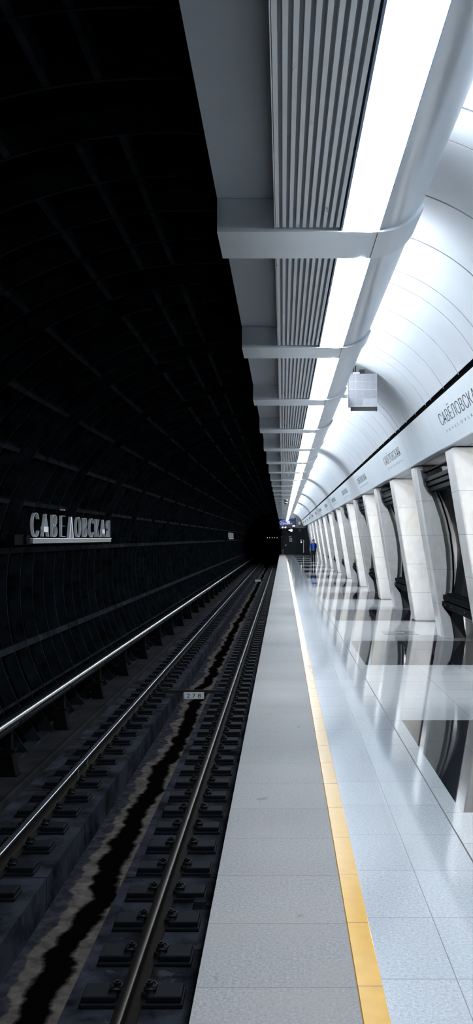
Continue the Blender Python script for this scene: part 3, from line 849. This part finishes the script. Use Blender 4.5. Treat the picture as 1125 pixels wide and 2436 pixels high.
MB().tube([(0, 0, 0), (0, 0, 1.9)], 0.045, 10).obj('post', 'dark_steel', t); MB().box(-0.07, 0.07, -0.07, 0.07, 1.82, 1.95).obj('cap', 'bench_end', t)
tag(MB().box(ex(671), ex(675), END - 0.35, END - 0.12, 0.0, 0.55).obj('utility_box', 'bench_end'), 'small grey utility box on the floor left of the end door', 'box')
for px, lab in ((672.3, 'bright white spot lamp above the end wall, left one of the pair'), (678.8, 'bright white spot lamp above the end wall, right one of the pair')):
    t = thing('spot_lamp', lab, 'lamp', (ex(px), END - 0.30, ez(1256)), 'spot lamps above the end door')
    MB().ball((0, 0, 0.05), (0.085, 0.06, 0.085)).obj('lens', 'white_glow', t); MB().tube([(0, 0.03, 0.10), (0, 0.03, 0.45), (0, 0.30, 0.45)], 0.02, 8).obj('bracket', 'dark_steel', t)
t = thing('wall_lamp', 'round glowing white wall lamp above the dark end door', 'lamp', (ex(693), END - 0.02, ez(1261.6)))
MB().ball((0, -0.06, 0), (0.12, 0.06, 0.15)).obj('lens', 'white_glow', t); MB().box(-0.12, 0.12, -0.03, 0.02, -0.15, 0.15).obj('base', 'dark_steel', t); 
MB().ball((-0.22, -0.05, 0.02), (0.07, 0.05, 0.07)).obj('side_lens', 'white_glow', t)
t = thing('exit_light_box', 'small glowing white box sign on the grey wall under the departure board', 'sign', (ex(698.6), END - 0.02, ez(1251)))
MB().box(-0.13, 0.13, -0.10, -0.09, -0.08, 0.08).obj('face', 'white_glow', t); MB().box(-0.14, 0.14, -0.09, 0.03, -0.09, 0.09).obj('case', 'bench_end', t)
tag(MB().box(ex(709.8), ex(714.5), END - 0.25, END + 0.01, ez(1248.3), ez(1241)).obj('wall_cabinet', 'white_plastic', bevel=0.01), 'pale grey cabinet high on the end wall near the fascia', 'cabinet')
t = thing('loudspeaker', 'round dark loudspeaker on the end wall, right of the door', 'loudspeaker', (ex(713), END + 0.002, ez(1261.6)))
MB().tube([(0, 0, 0), (0, -0.12, 0)], 0.15, 18).obj('body', 'bench_end', t); MB().tube([(0, -0.12, 0), (0, -0.13, 0)], 0.12, 18).obj('grille', 'dark_steel', t)
t = thing('call_point', 'small dark call point with a white button on the end wall', 'intercom', (ex(716.3), END + 0.002, ez(1290)))
MB().box(-0.08, 0.08, -0.07, 0.0, -0.05, 0.30).obj('panel', 'steel', t); MB().ball((0.02, -0.07, 0.0), 0.05).obj('button', 'white_glow', t)
b = MB(); b.prism([(2.95, 0), (3.05, 0), (3.05, 3.05), (2.5, 3.05), (2.62, 2.4), (2.84, 1.2)], 87.5, 98.6)
struct(b.obj('wall_end_flank', 'end_grey', smooth=30))
# tall dark end pier with a curved side and a pull bar
b = MB(); xz = [(690, 1321), (737, 1321), (736.5, 1300), (735, 1282), (732, 1270), (728, 1261.5), (725, 1257.5)]
Yp = 98.6
cv = lambda px, py: ((px - 672.5) * Yp / 2230, max(0.0, H + (1280 - py) * Yp / 2230))
b.prism([cv(725.5, 1321), cv(737, 1321), cv(736.6, 1300), cv(735, 1282), cv(732, 1270), cv(728.5, 1262), cv(725.5, 1257.5)], Yp, END)
struct(b.obj('wall_end_pier', 'end_dark', smooth=35))
t = thing('pull_bar', 'tall white pull bar on the dark wall right of the end door', 'handle', (cv(722.2, 0)[0], Yp + 0.3, 0.2))
MB().tube([(0, 0, 0), (0, 0, 1.35)], 0.05, 10).obj('bar', 'white_plastic', t)
for q in (0.2, 1.15): MB().tube([(0, 0, q), (0.16, 0.0, q)], 0.02, 8).obj('standoff', 'steel', t)

# departure board hanging under the end of the canopy
Yd = 96.0
dx = lambda px: (px - 672.5) * Yd / 2230
dz = lambda py: H + (1280 - py) * Yd / 2230
t = thing('departure_board', 'dark departure board with blue countdown 01 38 under the canopy end', 'display', (dx(684), Yd, dz(1249.8)))
w2 = (dx(704) - dx(664)) / 2; hh = dz(1232) - dz(1249.5)
xc = dx(684)
bc = MB().box(-w2, w2, 0, 0.18, 0.0, hh + 0.03).obj('case', 'end_dark', t, bevel=0.01)
sc_ = MB().box(-w2 + 0.04, w2 - 0.04, -0.006, 0.002, 0.03, hh).obj('screen', 'screen', t)
def dtext(body, size, px, py, mt, width=None): return lettering('digits' if mt == 'digit' else 'small_text', body, size, mt, (dx(px) - xc, -0.009, dz(py) - dz(1249.8)), (1, 0, 0), (0, 0, 1), sc_, depth=0.001, width=width)
dtext('01', 0.31, 669.3, 1246.6, 'digit', 0.36); dtext('38', 0.31, 685.2, 1246.6, 'digit', 0.36)
dtext('мин', 0.09, 677.0, 1246.4, 'digit', 0.22); dtext('сек', 0.09, 693.0, 1246.4, 'digit', 0.22)
for x0, x1, yy in ((668.5, 671.5, 1238.6), (672.5, 677, 1238.6), (678, 684, 1238.6), (666, 674, 1235.0), (686, 699, 1235.0), (667, 676, 1249.3)):
    MB().box(dx(x0) - xc, dx(x1) - xc, -0.009, -0.006, dz(yy) - dz(1249.8), dz(yy) - dz(1249.8) + 0.05).obj('text_line', 'digit_dim', sc_)
for q in (-0.5, 0.5): MB().tube([(q, 0.09, hh + 0.03), (q, 0.09, R(2.07) - dz(1249.8))], 0.03, 8).obj('hanger', 'dark_steel', t)

# lamps glowing in the running tunnel
for i, px in enumerate((636, 641.3, 647.5, 653.3, 659.2)):
    yy = 118.0
    t = thing('tunnel_lamp', 'tiny warm lamp glowing in the black tunnel mouth, ' + ORD[i] + ' of five from the left', 'lamp', ((px - 672.5) * yy / 2230, yy, H + 0.03), 'row of lamps in the tunnel')
    MB().ball((0, 0, 0), 0.036, seg=10, rings=7).obj('bulb', 'tunnel_glow', t); MB().tube([(0, 0.05, 0), (0, 0.14, 0)], 0.05, 10).obj('socket', 'stand', t)
b = MB(); b.box(-2.2, -0.4, 118.14, 118.2, H - 0.06, H + 0.10); b.box(-4.0, -2.2, 118.14, 118.2, H - 0.02, H + 0.04)
tag(b.obj('lamp_bar', 'stand'), 'black bar carrying the five lamps in the tunnel mouth', 'lamp bar')

# ------------------------------------------------------------------ person walking towards the camera
def remeshed(mb, name, mt, parent, vox=0.008, smooth_it=6):
    me = mb.mesh(name + '_raw', mt); o = bpy.data.objects.new(name, me); COL.objects.link(o)
    r = o.modifiers.new('r', 'REMESH'); r.mode = 'VOXEL'; r.voxel_size = vox
    s = o.modifiers.new('s', 'SMOOTH'); s.iterations = smooth_it; s.factor = 0.5
    dg = bpy.context.evaluated_depsgraph_get(); dg.update()
    m2 = bpy.data.meshes.new_from_object(o.evaluated_get(dg)); bpy.data.objects.remove(o)
    m2.polygons.foreach_set('use_smooth', [True] * len(m2.polygons))
    m2.materials.clear(); m2.materials.append(M[mt])
    return link(name, m2, parent)
PY = 64.0
P = thing('person', 'person in bright blue shirt, navy vest and black trousers walking on the platform', 'person', ((745.3 - 672.5) * PY / 2230, PY, 0))
# joints (x right as seen, -y towards the camera)
hipL, hipR = (-0.085, 0, 0.86), (0.085, 0, 0.86)
kneeL, kneeR = (-0.075, -0.04, 0.47), (0.075, -0.05, 0.47)
ankL, ankR = (-0.055, 0.05, 0.085), (0.085, -0.08, 0.085)
shL, shR = (-0.165, 0.01, 1.33), (0.165, 0.01, 1.33)
elL, elR = (-0.215, 0.02, 1.06), (0.21, 0.03, 1.06)
wrL, wrR = (-0.215, -0.06, 0.83), (0.245, -0.08, 0.84)
def lerp(a, b, t): return tuple(a[i] + (b[i] - a[i]) * t for i in range(3))
def limb(mb, a, b, c, ra, rb, rc, grow=0.0, bulge=1.08):
    pts = [a, lerp(a, b, .35), lerp(a, b, .8), b, lerp(b, c, .3), lerp(b, c, .8), c]
    rs = [ra, ra * 0.98, rb * 1.08, rb, rb * bulge, rc * 1.15, rc]
    mb.tube(pts, [r + grow for r in rs], 14)
def torso(mb, g=0.0, z0=0.80):
    secs = [(0.82, 0.150, 0.105), (0.90, 0.160, 0.110), (1.00, 0.142, 0.098), (1.08, 0.128, 0.092), (1.20, 0.145, 0.105), (1.30, 0.160, 0.098), (1.37, 0.135, 0.075), (1.41, 0.07, 0.06)]
    secs = [s for s in secs if s[0] >= z0]
    seg = 24; vs = []; fs = []
    for z, rx, ry in secs:
        for k in range(seg):
            a = 2 * PI * k / seg; vs.append(((rx + g) * math.cos(a), (ry + g) * math.sin(a), z))
    for i in range(len(secs) - 1):
        for k in range(seg): fs.append((i * seg + k, i * seg + (k + 1) % seg, (i + 1) * seg + (k + 1) % seg, (i + 1) * seg + k))
    fs.append(tuple(range(seg))[::-1]); fs.append(tuple(range((len(secs) - 1) * seg, len(secs) * seg)))
    mb.add(vs, fs)
b = MB()
torso(b)
for hp, kn, an in ((hipL, kneeL, ankL), (hipR, kneeR, ankR)):
    limb(b, hp, kn, an, 0.082, 0.050, 0.036, bulge=1.12)
    b.tube([an, (an[0], an[1] - 0.06, 0.045), (an[0], an[1] - 0.15, 0.03)], [0.036, 0.036, 0.028], 12)
    b.ball((an[0], an[1] + 0.02, 0.04), 0.036)
for sh, el, wr, sx in ((shL, elL, wrL, -1), (shR, elR, wrR, 1)):
    b.ball(sh, 0.056); limb(b, sh, el, wr, 0.047, 0.036, 0.025, bulge=1.05)
    # hand: palm, four unequal bent fingers, thumb from the side of the palm
    w = Vector(wr); pc = w + Vector((0, -0.012, -0.050))
    b.ball(pc, (0.017, 0.036, 0.046)); b.tube([wr, tuple(pc)], [0.024, 0.024], 10)
    for q, ln in ((-0.027, 0.058), (-0.009, 0.068), (0.009, 0.064), (0.027, 0.050)):
        base = pc + Vector((0, q, -0.034)); k1 = base + Vector((-sx * 0.004, q * 0.1, -ln * 0.5)); k2 = k1 + Vector((-sx * 0.016, 0, -ln * 0.30)); k3 = k2 + Vector((-sx * 0.018, 0, -ln * 0.06))
        b.tube([base, k1, k2, k3], [0.0095, 0.009, 0.0085, 0.0075], 8)
    th = pc + Vector((-sx * 0.004, -0.030, 0.012)); b.tube([th, th + Vector((-sx * 0.012, -0.020, -0.024)), th + Vector((-sx * 0.022, -0.020, -0.048))], [0.012, 0.0105, 0.009], 8)
b.tube([(0, 0.015, 1.36), (0, 0.005, 1.47)], [0.056, 0.050], 14)
hc = (0, -0.01, 1.545)
b.ball((0, 0.005, 1.565), (0.074, 0.090, 0.088), seg=20, rings=14); b.ball((0, -0.030, 1.505), (0.056, 0.062, 0.066), seg=18, rings=12); b.ball((0, -0.055, 1.462), (0.028, 0.026, 0.022))
b.tube([(0, -0.088, 1.555), (0, -0.104, 1.520), (0, -0.094, 1.512)], [0.009, 0.014, 0.011], 10)
for sx in (-1, 1): b.ball((sx * 0.076, 0.0, 1.535), (0.010, 0.020, 0.031)); b.ball((sx * 0.030, -0.079, 1.565), (0.020, 0.010, 0.008))
body = remeshed(b, 'body', 'skin', P, 0.0065, 3)
b = MB()
for sx in (-1, 1): b.ball((sx * 0.029, -0.083, 1.546), (0.013, 0.008, 0.007), seg=10, rings=7)
b.obj('eyes', 'hair', P, smooth=60)
MB().ball((0, -0.090, 1.482), (0.024, 0.008, 0.008), seg=12, rings=7).obj('mouth', 'lips', P, smooth=60)
b = MB(); b.ball((0, 0.010, 1.594), (0.088, 0.098, 0.084), seg=20, rings=14); b.ball((0, 0.085, 1.53), (0.060, 0.05, 0.07)); b.ball((0.070, 0.02, 1.545), (0.022, 0.05, 0.06)); b.ball((-0.070, 0.02, 1.545), (0.022, 0.05, 0.06))
ho = remeshed(b, 'hair', 'hair', P, 0.008, 4); ho['label'] = 'dark brown hair tied back'
b = MB(); torso(b, 0.016, 0.88)
for sh, el in ((shL, elL), (shR, elR)):
    b.ball(sh, 0.068); b.tube([sh, lerp(sh, el, .5), lerp(sh, el, .88)], [0.064, 0.062, 0.060], 14)
so_ = remeshed(b, 'shirt', 'shirt', P, 0.009, 4); so_['label'] = 'bright blue short-sleeved shirt'
# open vest: two front panels and a back
b = MB(); seg = 26; secs = [(0.80, .188, .142), (0.90, .192, .146), (1.00, .178, .136), (1.08, .166, .130), (1.20, .180, .142), (1.30, .192, .136), (1.375, .172, .112), (1.41, .120, .100)]
vs = []; fs = []
for z, rx, ry in secs:
    for k in range(seg + 1):
        a = -PI / 2 + 0.42 + (2 * PI - 0.84) * k / seg; vs.append((rx * math.cos(a), ry * math.sin(a), z))
for i in range(len(secs) - 1):
    for k in range(seg): fs.append((i * (seg + 1) + k, i * (seg + 1) + k + 1, (i + 1) * (seg + 1) + k + 1, (i + 1) * (seg + 1) + k))
b.add(vs, fs); vo = b.obj('vest', 'vest', P, smooth=50); vo['label'] = 'open navy vest'
so2 = vo.modifiers.new('thickness', 'SOLIDIFY'); so2.thickness = 0.012; so2.offset = 1
b = MB()
for z, rx, ry in ((0.93, .165, .118),): b.ball((0, 0, 0.86), (rx, ry, 0.10), seg=20, rings=12)
for hp, kn, an in ((hipL, kneeL, ankL), (hipR, kneeR, ankR)):
    limb(b, (hp[0], hp[1], 0.88), kn, (an[0], an[1], an[2] + 0.01), 0.090, 0.062, 0.050)
remeshed(b, 'trousers', 'trousers', P, 0.009, 3)
for an in (ankL, ankR):
    b = MB(); b.ball((an[0], an[1] - 0.10, 0.038), (0.046, 0.085, 0.034)); b.ball((an[0], an[1] + 0.005, 0.042), (0.042, 0.062, 0.042)); b.box(an[0] - 0.038, an[0] + 0.038, an[1] - 0.17, an[1] + 0.05, 0.0, 0.022)
    remeshed(b, 'shoe', 'shoe', P, 0.007, 3)
Pl = P.location
t = thing('handheld_radio', 'black handheld baton hanging from the fist of the person in blue', 'baton', (Pl.x - 0.205, PY - 0.075, 0.40))
MB().tube([(0, 0, 0.17), (0, 0, 0.345)], 0.010, 10).obj('strap', 'ink', t); MB().box(-0.032, 0.032, -0.02, 0.02, 0.0, 0.17).obj('body', 'ink', t, bevel=0.008)
t.name = 'baton'
t = thing('key_bunch', 'dark bunch of keys on a loop in the hand nearer the piers', 'keys', (Pl.x + 0.225, PY - 0.10, 0.60))
MB().tube([(0.012 * math.cos(a) , 0, 0.12 + 0.05 * math.sin(a)) for a in [2 * PI * q / 14 for q in range(15)]], 0.004, 6).obj('loop', 'steel', t)
for q in (-0.02, 0.01, 0.03): MB().box(q - 0.008, q + 0.008, -0.003, 0.003, 0.0, 0.075).obj('key', 'ink', t)

# ------------------------------------------------------------------ light
def area(name, loc, rot, sx, sy, power, col=(0.88, 0.95, 1.0)):
    l = bpy.data.lights.new(name, 'AREA'); l.shape = 'RECTANGLE'; l.size = sx; l.size_y = sy; l.energy = power; l.color = col
    o = bpy.data.objects.new(name, l); COL.objects.link(o); o.location = loc; o.rotation_euler = rot; return o
# hidden strip lights on top of the cove wash the vault; a few gaps in the row
gaps = [(6.1, 7.7), (14.1, 16.2), (27.6, 29.2), (41.4, 43.0), (55.2, 57), (69, 71)]
ups = []
y = -1.0
for g0, g1 in gaps + [(END, END)]:
    L = g0 - y
    if L > 0.2:
        nseg = max(1, round(L / 3.5))
        for i in range(nseg): ups.append((y + L * (i + .5) / nseg, L / nseg))
    y = g1
for yc, L in ups:
    area('cove_uplight', (0.81, yc, R(2.42)), Euler((0, math.radians(180 + 98), 0)), 0.06, L * 0.98, 9.6 * L)
# lamps of the central hall behind the piers
for k in range(-2, 13):
    area('hall_light', (5.0, 18.1 + PER * k, R(1.36)), Euler((0, math.radians(28), 0)), 1.6, 2.4, 500.0, (1.0, 0.965, 0.91))

w = bpy.data.worlds.new('world'); SC.world = w; w.use_nodes = True
w.node_tree.nodes['Background'].inputs[0].default_value = (0, 0, 0, 1); w.node_tree.nodes['Background'].inputs[1].default_value = 0

SC.view_settings.view_transform = 'Standard'; SC.view_settings.look = 'None'
SC.view_settings.gamma = 1; SC.view_settings.exposure = 0.1; SC.view_settings.use_curve_mapping = False
SC.cycles.max_bounces = 8; SC.cycles.diffuse_bounces = 4; SC.cycles.glossy_bounces = 4
SC.cycles.use_denoising = True
SC.cycles.sample_clamp_indirect = 8.0
